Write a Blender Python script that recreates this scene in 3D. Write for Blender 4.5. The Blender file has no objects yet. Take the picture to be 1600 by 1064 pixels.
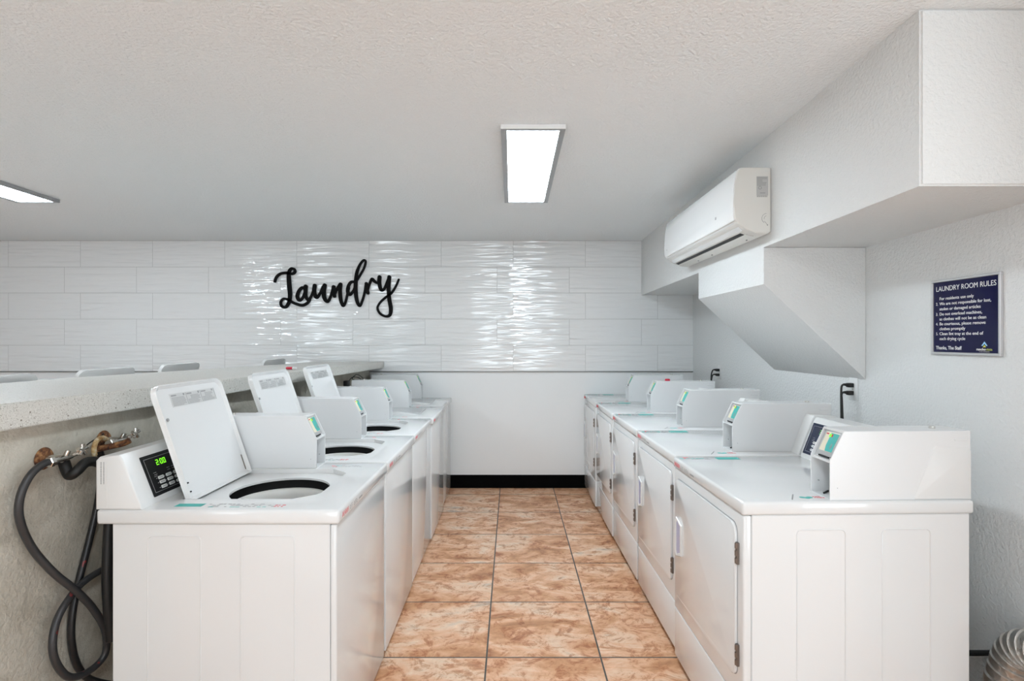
import bpy, bmesh, math, random
from mathutils import Vector, Matrix
PI = math.pi
random.seed(7)
S = bpy.context.scene
COL = S.collection
# ------------------------------------------------------------------ camera, world, light, exposure
CAM_H = 1.436
FPX = 842.0
cam_d = bpy.data.cameras.new('camera'); cam_d.sensor_width = 36.0; cam_d.lens = FPX * 36.0 / 1600.0
cam_d.clip_start = 0.05
cam = bpy.data.objects.new('camera', cam_d); COL.objects.link(cam)
cam.location = (0, 0, CAM_H); cam.rotation_euler = (PI / 2, 0, 0)
S.camera = cam
S.view_settings.view_transform = 'Standard'; S.view_settings.look = 'None'
S.view_settings.gamma = 1.0; S.view_settings.use_curve_mapping = False
S.view_settings.exposure = 0.46
W = bpy.data.worlds.new('daylight'); S.world = W; W.use_nodes = True
_bg = W.node_tree.nodes['Background']
_wn = W.node_tree                                            # sunlit pale paving outside is brighter than the hazy sky
_tc = _wn.nodes.new('ShaderNodeTexCoord'); _sp = _wn.nodes.new('ShaderNodeSeparateXYZ'); _wn.links.new(_tc.outputs['Generated'], _sp.inputs[0])
_mr = _wn.nodes.new('ShaderNodeMapRange'); _mr.inputs['From Min'].default_value = -0.08; _mr.inputs['From Max'].default_value = 0.12
_mr.inputs['To Min'].default_value = 4.6; _mr.inputs['To Max'].default_value = 3.0
_wn.links.new(_sp.outputs[2], _mr.inputs['Value']); _wn.links.new(_mr.outputs[0], _bg.inputs[1])
_bg.inputs[0].default_value = (0.90, 1.0, 1.07, 1)
REAR_Y = -2.2
OPENINGS = [(2.6, 4.9, 0.0, 2.3), (0.28, 0.92, 0.0, 2.05), (-0.85, -0.2, 0.0, 2.05), (-3.2, -2.5, 0.6, 2.0), (-5.0, -4.2, 0.6, 2.0)]   # x0, x1, z0, z1 in the wall behind the camera
for (x0, x1, z0, z1) in OPENINGS:
    l = bpy.data.lights.new('sky_portal', 'AREA'); l.shape = 'RECTANGLE'; l.size = x1 - x0; l.size_y = z1 - z0
    l.cycles.is_portal = True
    o = bpy.data.objects.new('sky_portal', l); COL.objects.link(o)
    o.location = ((x0 + x1) / 2, REAR_Y - 0.06, (z0 + z1) / 2); o.rotation_euler = (PI / 2, 0, 0)
LAMP_STRENGTH = 22.0

# ------------------------------------------------------------------ materials
def nodes(name):
    m = bpy.data.materials.new(name); m.use_nodes = True
    nt = m.node_tree; b = nt.nodes['Principled BSDF']
    return m, nt, b
def plain(name, rgb, rough=0.5, metal=0.0, coat=0.0, emit=None, es=0.0, spec=None):
    m, nt, b = nodes(name)
    b.inputs['Base Color'].default_value = (*rgb, 1); b.inputs['Roughness'].default_value = rough
    b.inputs['Metallic'].default_value = metal; b.inputs['Coat Weight'].default_value = coat
    if spec is not None: b.inputs['Specular IOR Level'].default_value = spec
    if emit: b.inputs['Emission Color'].default_value = (*emit, 1); b.inputs['Emission Strength'].default_value = es
    return m
def add_bump(nt, b, height, strength, dist):
    bu = nt.nodes.new('ShaderNodeBump'); bu.inputs['Strength'].default_value = strength; bu.inputs['Distance'].default_value = dist
    nt.links.new(height, bu.inputs['Height']); nt.links.new(bu.outputs[0], b.inputs['Normal']); return bu
def objcoord(nt, scale=(1, 1, 1), loc=(0, 0, 0)):
    tc = nt.nodes.new('ShaderNodeTexCoord'); mp = nt.nodes.new('ShaderNodeMapping')
    mp.inputs['Scale'].default_value = scale; mp.inputs['Location'].default_value = loc
    nt.links.new(tc.outputs['Object'], mp.inputs[0]); return mp.outputs[0]
def noise(nt, vec, scale, detail=3, rough=0.5, dist=0.0, four=False):
    n = nt.nodes.new('ShaderNodeTexNoise')
    if four: n.noise_dimensions = '4D'
    n.inputs['Scale'].default_value = scale; n.inputs['Detail'].default_value = detail
    n.inputs['Roughness'].default_value = rough; n.inputs['Distortion'].default_value = dist
    nt.links.new(vec, n.inputs['Vector']); return n
def ramp(nt, fac, stops):
    r = nt.nodes.new('ShaderNodeValToRGB'); e = r.color_ramp.elements
    while len(e) > 1: e.remove(e[-1])
    e[0].position = stops[0][0]; e[0].color = (*stops[0][1], 1)
    for p, c in stops[1:]:
        k = e.new(p); k.color = (*c, 1)
    nt.links.new(fac, r.inputs[0]); return r.outputs[0]
def stucco(name, rgb, strength=0.5, scale=95, dist=0.004, rough=0.62, rgb2=None, stain=0.0):
    m, nt, b = nodes(name)
    v = objcoord(nt)
    n = noise(nt, v, scale, 4, 0.55, 0.2)
    add_bump(nt, b, n.outputs['Fac'], strength, dist)
    b.inputs['Roughness'].default_value = rough
    n2 = noise(nt, v, 2.3, 5, 0.6)
    c = ramp(nt, n2.outputs['Fac'], [(0.3, tuple(x * (1 - stain) for x in (rgb2 or rgb))), (0.7, rgb)])
    nt.links.new(c, b.inputs['Base Color'])
    return m
M = {}
M['wall'] = stucco('painted_stucco', (0.77, 0.775, 0.765), 0.9, 75, 0.006)
M['ceil'] = stucco('ceiling_stucco', (0.895, 0.925, 0.935), 0.9, 80, 0.009)
M['smooth_wall'] = stucco('smooth_wall_paint', (0.84, 0.845, 0.84), 0.08, 40, 0.003, 0.42)
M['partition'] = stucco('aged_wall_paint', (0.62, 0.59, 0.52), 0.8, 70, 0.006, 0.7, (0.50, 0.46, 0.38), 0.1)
def grime_and_shade(m):  # random dark blotches: wall dirt, with shade painted into the colour too
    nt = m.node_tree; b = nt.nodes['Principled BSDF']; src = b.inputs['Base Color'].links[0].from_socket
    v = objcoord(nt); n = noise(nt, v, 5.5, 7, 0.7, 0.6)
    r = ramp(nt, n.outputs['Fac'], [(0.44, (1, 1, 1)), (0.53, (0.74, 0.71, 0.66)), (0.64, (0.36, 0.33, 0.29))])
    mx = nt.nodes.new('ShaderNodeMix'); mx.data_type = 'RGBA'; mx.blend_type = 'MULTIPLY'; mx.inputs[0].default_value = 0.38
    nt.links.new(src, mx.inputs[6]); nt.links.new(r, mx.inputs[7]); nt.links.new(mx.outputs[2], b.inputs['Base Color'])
grime_and_shade(M['partition'])
M['black_base'] = plain('black_rubber_base', (0.003, 0.003, 0.003), 0.9, spec=0.05)
M['white'] = plain('white_enamel', (0.735, 0.735, 0.73), 0.11, coat=0.4)
M['white_p'] = plain('white_plastic', (0.73, 0.73, 0.72), 0.3)
M['white_box'] = plain('white_powder_coat', (0.73, 0.735, 0.735), 0.24)
M['ac'] = plain('white_gloss_plastic', (0.84, 0.84, 0.83), 0.08, coat=0.6)
M['ac_side'] = plain('ac_satin_plastic', (0.74, 0.73, 0.69), 0.35)
M['black'] = plain('black', (0.008, 0.008, 0.008), 0.5)
M['black_gloss'] = plain('black_overlay', (0.012, 0.012, 0.014), 0.18)
M['navy_gloss'] = plain('navy_overlay', (0.012, 0.02, 0.055), 0.2)
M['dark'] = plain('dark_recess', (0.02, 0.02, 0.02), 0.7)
M['grey'] = plain('grey_print', (0.30, 0.30, 0.30), 0.6)
M['lgrey'] = plain('light_grey_print', (0.32, 0.32, 0.32), 0.6)
M['greybox'] = plain('grey_reader_case', (0.42, 0.42, 0.42), 0.35)
M['cream'] = plain('cream_sticker', (0.74, 0.68, 0.52), 0.5)
M['teal'] = plain('teal_sticker', (0.05, 0.42, 0.38), 0.45)
M['red'] = plain('red_print', (0.62, 0.03, 0.05), 0.5)
M['green_led'] = plain('green_led', (0.05, 0.3, 0.02), 0.4, emit=(0.25, 1.0, 0.02), es=0.75)
M['green_dim'] = plain('dim_green_led', (0.05, 0.2, 0.04), 0.4, emit=(0.25, 0.7, 0.1), es=0.25)
M['steel'] = plain('stainless', (0.62, 0.62, 0.62), 0.28, 1.0)
M['chrome'] = plain('nickel_plated_brass', (0.70, 0.68, 0.64), 0.22, 1.0)
M['hinge'] = plain('dark_hinge_metal', (0.22, 0.19, 0.17), 0.35, 0.9)
M['alu'] = plain('brushed_aluminium', (0.42, 0.43, 0.44), 0.42, 0.75)
M['alu_light'] = plain('aluminium_frame', (0.62, 0.62, 0.63), 0.4, 0.5)
M['lavender'] = plain('handle_recess', (0.45, 0.46, 0.62), 0.2)
M['button'] = plain('white_keys', (0.66, 0.66, 0.64), 0.4)
M['plate'] = plain('white_outlet_plate', (0.78, 0.78, 0.77), 0.35)
M['trim'] = plain('trim_metal', (0.22, 0.22, 0.21), 0.4, 0.6)
M['tube_white'] = plain('tub_plastic', (0.72, 0.72, 0.69), 0.3)
M['letters'] = plain('black_painted_wood', (0.004, 0.004, 0.004), 0.75, spec=0.15)
M['signblue'] = plain('navy_sign_face', (0.003, 0.003, 0.045), 0.10, spec=0.35)
M['signtext'] = plain('sign_lettering', (0.80, 0.80, 0.82), 0.4)
M['skyblue'] = plain('pale_blue_print', (0.35, 0.62, 0.9), 0.4)
M['yellow'] = plain('yellow_print', (0.75, 0.68, 0.1), 0.4)
M['olive'] = plain('olive_print', (0.35, 0.40, 0.08), 0.4)
M['lamp'] = plain('lamp_diffuser', (0.9, 0.9, 0.9), 0.5, emit=(0.87, 1.0, 1.09), es=LAMP_STRENGTH)
M['lighter'] = plain('red_plastic', (0.55, 0.02, 0.05), 0.25)
def rust_mat():
    m, nt, b = nodes('rusted_flange'); v = objcoord(nt); n = noise(nt, v, 60, 5, 0.6)
    c = ramp(nt, n.outputs['Fac'], [(0.35, (0.03, 0.012, 0.008)), (0.5, (0.16, 0.06, 0.02)), (0.68, (0.42, 0.22, 0.09))])
    nt.links.new(c, b.inputs['Base Color']); b.inputs['Roughness'].default_value = 0.8; return m
M['rust'] = rust_mat()
def foam_mat():
    m, nt, b = nodes('tan_insulation'); v = objcoord(nt); n = noise(nt, v, 45, 5, 0.6)
    c = ramp(nt, n.outputs['Fac'], [(0.35, (0.30, 0.14, 0.04)), (0.55, (0.55, 0.40, 0.20)), (0.7, (0.68, 0.62, 0.48))])
    nt.links.new(c, b.inputs['Base Color']); b.inputs['Roughness'].default_value = 0.9; return m
M['foam'] = foam_mat()
def hose_mat(name, base):
    m, nt, b = nodes(name)
    v = objcoord(nt); n = noise(nt, v, 190, 2); add_bump(nt, b, n.outputs['Fac'], 0.3, 0.001)
    n3 = noise(nt, v, 26, 1)
    c = ramp(nt, n3.outputs['Fac'], [(0.0, base), (0.70, base), (0.72, (0.25, 0.02, 0.02)), (0.75, base)])
    nt.links.new(c, b.inputs['Base Color']); b.inputs['Roughness'].default_value = 0.34; return m
M['hose'] = hose_mat('grey_rubber_hose', (0.035, 0.035, 0.037))
M['hose_b'] = hose_mat('black_rubber_hose', (0.016, 0.016, 0.017))
def foil_mat():
    m, nt, b = nodes('crumpled_foil'); v = objcoord(nt); n = noise(nt, v, 55, 5, 0.65, 0.5)
    add_bump(nt, b, n.outputs['Fac'], 0.9, 0.006)
    b.inputs['Base Color'].default_value = (0.62, 0.60, 0.57, 1); b.inputs['Metallic'].default_value = 1.0
    b.inputs['Roughness'].default_value = 0.3; return m
M['foil'] = foil_mat()
def counter_mat():
    m, nt, b = nodes('speckled_solid_surface'); v = objcoord(nt)
    n = noise(nt, v, 260, 2, 0.5)
    c = ramp(nt, n.outputs['Fac'], [(0.30, (0.28, 0.26, 0.22)), (0.42, (0.62, 0.60, 0.555)), (0.60, (0.62, 0.60, 0.555)), (0.75, (0.80, 0.79, 0.76))])
    vo = nt.nodes.new('ShaderNodeTexVoronoi'); vo.inputs['Scale'].default_value = 42; nt.links.new(v, vo.inputs['Vector'])
    sp = ramp(nt, vo.outputs['Distance'], [(0.0, (0.35, 0.32, 0.28)), (0.10, (0.4, 0.37, 0.33)), (0.15, (1, 1, 1))])
    mx = nt.nodes.new('ShaderNodeMix'); mx.data_type = 'RGBA'; mx.blend_type = 'MULTIPLY'; mx.inputs[0].default_value = 1.0
    nt.links.new(c, mx.inputs[6]); nt.links.new(sp, mx.inputs[7])
    nt.links.new(mx.outputs[2], b.inputs['Base Color']); b.inputs['Roughness'].default_value = 0.32; return m
M['counter'] = counter_mat()
def tile_mat():
    m, nt, b = nodes('wave_relief_tile')
    tc = nt.nodes.new('ShaderNodeTexCoord'); sx = nt.nodes.new('ShaderNodeSeparateXYZ'); nt.links.new(tc.outputs['Object'], sx.inputs[0])
    cx = nt.nodes.new('ShaderNodeCombineXYZ')
    ax = nt.nodes.new('ShaderNodeMath'); ax.operation = 'ADD'; ax.inputs[1].default_value = 4.353 + 7.014
    az = nt.nodes.new('ShaderNodeMath'); az.operation = 'ADD'; az.inputs[1].default_value = -1.137
    nt.links.new(sx.outputs[0], ax.inputs[0]); nt.links.new(sx.outputs[2], az.inputs[0])
    nt.links.new(ax.outputs[0], cx.inputs[0]); nt.links.new(az.outputs[0], cx.inputs[1])
    br = nt.nodes.new('ShaderNodeTexBrick'); br.offset = 0.776; br.offset_frequency = 2; br.squash = 1.0
    br.inputs['Scale'].default_value = 1.0; br.inputs['Mortar Size'].default_value = 0.0018; br.inputs['Mortar Smooth'].default_value = 0.1
    br.inputs['Brick Width'].default_value = 0.7014; br.inputs['Row Height'].default_value = 0.2535
    br.inputs['Color1'].default_value = (0, 0, 0, 1); br.inputs['Color2'].default_value = (1, 1, 1, 1); br.inputs['Mortar'].default_value = (0.5, 0.5, 0.5, 1)
    nt.links.new(cx.outputs[0], br.inputs['Vector'])
    # slow sideways bends of the ridges, different on every tile
    v1 = nt.nodes.new('ShaderNodeMapping'); v1.inputs['Scale'].default_value = (1.0, 1.0, 1.0); nt.links.new(tc.outputs['Object'], v1.inputs[0])
    mp = nt.nodes.new('ShaderNodeMapping'); mp.inputs['Scale'].default_value = (2.4, 1.0, 28.0); nt.links.new(tc.outputs['Object'], mp.inputs[0])
    n = nt.nodes.new('ShaderNodeTexNoise'); n.noise_dimensions = '4D'; n.inputs['Scale'].default_value = 1.0
    n.inputs['Detail'].default_value = 1.5; n.inputs['Distortion'].default_value = 0.35
    nt.links.new(mp.outputs[0], n.inputs['Vector'])
    mu = nt.nodes.new('ShaderNodeMath'); mu.operation = 'MULTIPLY'; mu.inputs[1].default_value = 9.0
    nt.links.new(br.outputs['Color'], mu.inputs[0]); nt.links.new(mu.outputs[0], n.inputs['W'])
    hs = nt.nodes.new('ShaderNodeMath'); hs.operation = 'MULTIPLY_ADD'; hs.inputs[1].default_value = -0.25
    nt.links.new(br.outputs['Fac'], hs.inputs[0]); nt.links.new(n.outputs['Fac'], hs.inputs[2])
    _bu = add_bump(nt, b, hs.outputs[0], 1.0, 0.014); nt.links.new(_bu.outputs[0], b.inputs['Coat Normal']); b.inputs['Coat Weight'].default_value = 1.0; b.inputs['Coat Roughness'].default_value = 0.04
    mx = nt.nodes.new('ShaderNodeMix'); mx.data_type = 'RGBA'
    nt.links.new(br.outputs['Fac'], mx.inputs[0])
    mx.inputs[6].default_value = (0.80, 0.805, 0.80, 1); mx.inputs[7].default_value = (0.56, 0.56, 0.55, 1)
    nt.links.new(mx.outputs[2], b.inputs['Base Color']); b.inputs['Roughness'].default_value = 0.06
    return m
M['tile'] = tile_mat()
def floor_mat():
    m, nt, b = nodes('terracotta_marbled_tile')
    tc = nt.nodes.new('ShaderNodeTexCoord')
    mp = nt.nodes.new('ShaderNodeMapping'); mp.inputs['Location'].default_value = (0.115 + 5.17, -2.442 + 0.517 * 10, 0)
    nt.links.new(tc.outputs['Object'], mp.inputs[0])
    br = nt.nodes.new('ShaderNodeTexBrick'); br.offset = 0.0; br.offset_frequency = 1
    br.inputs['Scale'].default_value = 1.0; br.inputs['Mortar Size'].default_value = 0.0042; br.inputs['Mortar Smooth'].default_value = 0.2
    br.inputs['Brick Width'].default_value = 0.517; br.inputs['Row Height'].default_value = 0.517
    br.inputs['Color1'].default_value = (0, 0, 0, 1); br.inputs['Color2'].default_value = (1, 1, 1, 1)
    nt.links.new(mp.outputs[0], br.inputs['Vector'])
    mu = nt.nodes.new('ShaderNodeMath'); mu.operation = 'MULTIPLY'; mu.inputs[1].default_value = 13.0; nt.links.new(br.outputs['Color'], mu.inputs[0])
    def n4(scale, mscale, detail, rough, dist):
        q = nt.nodes.new('ShaderNodeMapping'); q.inputs['Scale'].default_value = mscale; q.inputs['Rotation'].default_value = (0, 0, 0.35)
        nt.links.new(tc.outputs['Object'], q.inputs[0])
        n = nt.nodes.new('ShaderNodeTexNoise'); n.noise_dimensions = '4D'; n.inputs['Scale'].default_value = scale
        n.inputs['Detail'].default_value = detail; n.inputs['Roughness'].default_value = rough; n.inputs['Distortion'].default_value = dist
        nt.links.new(q.outputs[0], n.inputs['Vector']); nt.links.new(mu.outputs[0], n.inputs['W']); return n
    a = n4(2.6, (1.0, 1.9, 1), 7, 0.62, 1.2); c2 = n4(8, (1, 1.25, 1), 10, 0.78, 1.5)
    base = ramp(nt, a.outputs['Fac'], [(0.30, (0.36, 0.16, 0.075)), (0.42, (0.58, 0.30, 0.155)), (0.50, (0.72, 0.43, 0.27)), (0.60, (0.78, 0.58, 0.43)), (0.72, (0.54, 0.46, 0.40))])
    vein = ramp(nt, c2.outputs['Fac'], [(0.36, (0.44, 0.23, 0.13)), (0.44, (0.70, 0.48, 0.34)), (0.49, (0.97, 0.92, 0.87)), (0.60, (1.05, 1.05, 1.05)), (0.66, (1.22, 1.2, 1.18))])
    mm = nt.nodes.new('ShaderNodeMix'); mm.data_type = 'RGBA'; mm.blend_type = 'MULTIPLY'; mm.inputs[0].default_value = 0.85
    nt.links.new(base, mm.inputs[6]); nt.links.new(vein, mm.inputs[7])
    mx = nt.nodes.new('ShaderNodeMix'); mx.data_type = 'RGBA'; nt.links.new(br.outputs['Fac'], mx.inputs[0])
    nt.links.new(mm.outputs[2], mx.inputs[6]); mx.inputs[7].default_value = (0.07, 0.065, 0.06, 1)
    nt.links.new(mx.outputs[2], b.inputs['Base Color'])
    hs = nt.nodes.new('ShaderNodeMath'); hs.operation = 'MULTIPLY_ADD'; hs.inputs[1].default_value = -1.2
    nt.links.new(br.outputs['Fac'], hs.inputs[0]); nt.links.new(c2.outputs['Fac'], hs.inputs[2])
    add_bump(nt, b, hs.outputs[0], 0.35, 0.003); b.inputs['Roughness'].default_value = 0.38
    return m
M['floor'] = floor_mat()

# ------------------------------------------------------------------ mesh helpers
def link(name, me, mat, parent=None, loc=None, rot=None):
    o = bpy.data.objects.new(name, me); COL.objects.link(o)
    if mat is not None and len(me.materials) == 0: me.materials.append(M[mat])
    if parent: o.parent = parent
    if loc: o.location = loc
    if rot: o.rotation_euler = rot
    return o
def finish(bm, name, smooth=True):
    bmesh.ops.recalc_face_normals(bm, faces=bm.faces)
    me = bpy.data.meshes.new(name); bm.to_mesh(me); bm.free()
    if smooth:
        me.polygons.foreach_set('use_smooth', [True] * len(me.polygons))
        try: me.set_sharp_from_angle(angle=math.radians(32))
        except Exception: pass
    me.update(); return me
def a_box(bm, x0, x1, y0, y1, z0, z1, bev=0.0, seg=2, mi=0):
    vs = [bm.verts.new(p) for p in ((x0,y0,z0),(x1,y0,z0),(x1,y1,z0),(x0,y1,z0),(x0,y0,z1),(x1,y0,z1),(x1,y1,z1),(x0,y1,z1))]
    fs = [bm.faces.new([vs[i] for i in f]) for f in ((3,2,1,0),(4,5,6,7),(0,1,5,4),(1,2,6,5),(2,3,7,6),(3,0,4,7))]
    for f in fs: f.material_index = mi
    if bev > 0:
        es = list({e for f in fs for e in f.edges})
        r = bmesh.ops.bevel(bm, geom=es, offset=bev, segments=seg, profile=0.5, affect='EDGES')
        for f in r['faces']: f.material_index = mi
def a_prism(bm, pts, axis, a0, a1, bev=0.0, seg=2, mi=0):
    """pts 2D polygon; axis 'x': pts=(y,z); 'y': pts=(x,z); 'z': pts=(x,y)"""
    def mk(p, a):
        return (a, p[0], p[1]) if axis == 'x' else ((p[0], a, p[1]) if axis == 'y' else (p[0], p[1], a))
    A = [bm.verts.new(mk(p, a0)) for p in pts]; B = [bm.verts.new(mk(p, a1)) for p in pts]
    n = len(pts); fs = [bm.faces.new(A[::-1]), bm.faces.new(B)]
    for i in range(n): fs.append(bm.faces.new((A[i], A[(i+1) % n], B[(i+1) % n], B[i])))
    for f in fs: f.material_index = mi
    if bev > 0:
        es = list({e for f in fs[:2] for e in f.edges})
        r = bmesh.ops.bevel(bm, geom=es, offset=bev, segments=seg, profile=0.5, affect='EDGES')
        for f in r['faces']: f.material_index = mi
def rrect(x0, x1, y0, y1, r, n=5):
    rs = r if isinstance(r, (tuple, list)) else (r, r, r, r)
    pts = []
    for (cx, cy, a0, q) in ((x1, y1, 0, rs[0]), (x0, y1, 90, rs[1]), (x0, y0, 180, rs[2]), (x1, y0, 270, rs[3])):
        ccx = cx - q if cx == x1 else cx + q; ccy = cy - q if cy == y1 else cy + q
        for k in range(n + 1):
            a = math.radians(a0 + 90 * k / n); pts.append((ccx + q * math.cos(a), ccy + q * math.sin(a)))
    return pts
def smooth_path(P, sub=8, closed=False):
    P = [Vector(p) for p in P]; out = []; n = len(P)
    for i in range(n - 1):
        p0 = P[max(i-1, 0)]; p1 = P[i]; p2 = P[i+1]; p3 = P[min(i+2, n-1)]
        for k in range(sub):
            t = k / sub
            out.append(0.5 * ((2*p1) + (-p0+p2)*t + (2*p0-5*p1+4*p2-p3)*t*t + (-p0+3*p1-3*p2+p3)*t**3))
    out.append(P[-1]); return out
def a_tube(bm, P, r, n=10, caps=True, mi=0):
    P = [Vector(p) for p in P]; rr = r if callable(r) else (lambda i: r)
    rings = []; up = None
    for i, p in enumerate(P):
        t = (P[min(i+1, len(P)-1)] - P[max(i-1, 0)]).normalized()
        if up is None:
            up = t.cross(Vector((0, 0, 1)))
            if up.length < 0.1: up = t.cross(Vector((1, 0, 0)))
        up = (up - t * up.dot(t)).normalized(); s = t.cross(up)
        rings.append([bm.verts.new(p + (up * math.cos(2*PI*k/n) + s * math.sin(2*PI*k/n)) * rr(i)) for k in range(n)])
    for a, b in zip(rings, rings[1:]):
        for k in range(n):
            f = bm.faces.new((a[k], a[(k+1) % n], b[(k+1) % n], b[k])); f.material_index = mi
    if caps:
        for q in (rings[0][::-1], rings[-1]): f = bm.faces.new(q); f.material_index = mi
def a_lathe(bm, prof, c, axis='z', n=48, mi=0):
    """prof: list of (radius, height) along the axis; centre c"""
    rings = []
    for (r, h) in prof:
        ring = []
        for k in range(n):
            a = 2*PI*k/n; u, v = r*math.cos(a), r*math.sin(a)
            p = (u, v, h) if axis == 'z' else ((h, u, v) if axis == 'x' else (u, h, v))
            ring.append(bm.verts.new((c[0]+p[0], c[1]+p[1], c[2]+p[2])))
        rings.append(ring)
    for a, b in zip(rings, rings[1:]):
        for k in range(n):
            f = bm.faces.new((a[k], a[(k+1) % n], b[(k+1) % n], b[k])); f.material_index = mi
    return rings
def a_cyl(bm, p0, p1, r, n=16, mi=0): a_tube(bm, [p0, p1], r, n, True, mi)
def mesh(fn, name, smooth=True):
    bm = bmesh.new(); fn(bm); return finish(bm, name, smooth)
def boolean(me, cutters, name):
    base = bpy.data.objects.new('tmp', me); COL.objects.link(base); tmp = [base]
    for c in cutters:
        co = bpy.data.objects.new('tmpc', c); COL.objects.link(co); tmp.append(co)
        md = base.modifiers.new('b', 'BOOLEAN'); md.operation = 'DIFFERENCE'; md.object = co; md.solver = 'EXACT'
    dg = bpy.context.evaluated_depsgraph_get(); dg.update()
    out = bpy.data.meshes.new_from_object(base.evaluated_get(dg)); out.name = name
    for o in tmp: bpy.data.objects.remove(o, do_unlink=True)
    out.polygons.foreach_set('use_smooth', [True] * len(out.polygons)); out.set_sharp_from_angle(angle=math.radians(32)); out.update()
    return out
CACHE = {}
def part(name, key, fn, mat, parent, loc=None, rot=None, smooth=True):
    if key not in CACHE: CACHE[key] = mesh(fn, key, smooth)
    return link(name, CACHE[key], mat, parent, loc, rot)
def text_mesh(body, size, extrude=0.0004, width=1.0, bold=0.0, align='LEFT'):
    c = bpy.data.curves.new('t', 'FONT'); c.body = body; c.size = size; c.extrude = extrude; c.offset = bold; c.align_x = align; c.resolution_u = 3
    o = bpy.data.objects.new('t', c); COL.objects.link(o)
    dg = bpy.context.evaluated_depsgraph_get(); dg.update()
    me = bpy.data.meshes.new_from_object(o.evaluated_get(dg)); bpy.data.objects.remove(o, do_unlink=True)
    if width != 1.0: me.transform(Matrix.Diagonal((width, 1, 1, 1)))
    return me
def tag(o, label, cat, group=None):
    o['label'] = label; o['category'] = cat
    if group: o['group'] = group
    return o
def empty(name, loc, rz=0.0):
    o = bpy.data.objects.new(name, None); COL.objects.link(o); o.location = loc; o.rotation_euler = (0, 0, rz); o.empty_display_size = 0.1; return o
def struct(o): o['kind'] = 'structure'; return o
def quad_frame(origin, u, v, thick_n):
    """matrix whose local x=u, y=v, z=normal"""
    u = Vector(u).normalized(); v = Vector(v).normalized(); n = u.cross(v)
    m = Matrix((u, v, n)).transposed().to_4x4(); m.translation = Vector(origin); return m
def at_x(px, py, X):
    Y = FPX * X / (px - 800.0); return Vector((X, Y, CAM_H - (py - 532.0) * Y / FPX))

# ------------------------------------------------------------------ the room
BY = 5.25; RX = 1.761; LX = -5.4
def zc(Y): return 2.406 + (BY - Y) * 0.0122
struct(link('floor', mesh(lambda bm: a_box(bm, LX - 0.1, 5.4, REAR_Y - 0.12, BY + 0.1, -0.1, 0.0), 'floor', False), 'floor'))
def f_ceiling(bm):
    a_prism(bm, [(REAR_Y - 0.1, zc(REAR_Y - 0.1)), (BY + 0.1, zc(BY + 0.1)), (BY + 0.1, 2.7), (REAR_Y - 0.1, 2.7)], 'x', LX - 0.1, 5.4)
struct(link('ceiling', mesh(f_ceiling, 'ceiling', False), 'ceil'))
struct(link('wall_back', mesh(lambda bm: a_box(bm, LX, RX + 0.12, BY, BY + 0.1, 0.0, 2.42), 'wall_back', False), 'smooth_wall'))
struct(link('trim_2', mesh(lambda bm: a_box(bm, LX, RX, BY - 0.0105, BY - 0.0005, 1.137, 2.4055), 'tile_field', False), 'tile'))
struct(link('trim_1', mesh(lambda bm: a_box(bm, LX, RX, BY - 0.014, BY - 0.0005, 1.129, 1.1365), 'tile_edge_strip', False), 'trim'))
struct(link('baseboard_back', mesh(lambda bm: a_box(bm, LX, RX, BY - 0.008, BY - 0.0005, 0.0, 0.128), 'baseboard', False), 'black_base'))
struct(link('wall_left', mesh(lambda bm: a_box(bm, LX - 0.1, LX, REAR_Y - 0.1, BY + 0.1, 0, 2.7), 'wall_left', False), 'wall'))
struct(link('wall_right', mesh(lambda bm: a_box(bm, RX, RX + 0.12, 0.9, BY + 0.1, 0, 2.7), 'wall_right', False), 'wall'))
def f_right_return(bm):
    a_box(bm, RX + 0.12, 5.3, 0.9, 1.02, 0, 2.7); a_box(bm, 5.3, 5.4, REAR_Y - 0.1, 1.02, 0, 2.7)
def f_rear(bm):
    f_right_return(bm)
    xs = sorted(OPENINGS); x = LX
    for (x0, x1, z0, z1) in xs:
        a_box(bm, x, x0, REAR_Y - 0.12, REAR_Y, 0, 2.7)
        if z0 > 0: a_box(bm, x0, x1, REAR_Y - 0.12, REAR_Y, 0, z0)
        a_box(bm, x0, x1, REAR_Y - 0.12, REAR_Y, z1, 2.7); x = x1
    a_box(bm, x, 5.3, REAR_Y - 0.12, REAR_Y, 0, 2.7)
struct(link('wall_rear', mesh(f_rear, 'wall_rear', False), 'wall'))
# soffit along the right wall, sloped boot below it
SX0, SX1 = 1.250, 1.258     # face x at near end, at back wall
def f_soffit(bm):
    y0, y1 = 1.648, BY
    b0, b1 = 1.910, 1.876
    v = [bm.verts.new(p) for p in ((SX0, y0, b0), (RX, y0, b0), (RX, y1, b1), (SX1, y1, b1), (SX0, y0, zc(y0)), (RX, y0, zc(y0)), (RX, y1, zc(y1)), (SX1, y1, zc(y1)))]
    for f in ((3,2,1,0),(4,5,6,7),(0,1,5,4),(1,2,6,5),(2,3,7,6),(3,0,4,7)): bm.faces.new([v[i] for i in f])
    bmesh.ops.bevel(bm, geom=[e for e in bm.edges if abs(e.verts[0].co.y - y0) < 1e-4 and abs(e.verts[1].co.y - y0) < 1e-4], offset=0.006, segments=3, affect='EDGES')
struct(link('trim_3', mesh(f_soffit, 'soffit'), 'wall'))
def f_boot(bm):
    a_prism(bm, [(1.2515, 1.90), (1.2515, 1.716), (RX, 1.240), (RX, 1.90)], 'y', 2.68, 3.62, 0.005, 2)
struct(link('trim_4', mesh(f_boot, 'boot'), 'wall'))
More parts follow.
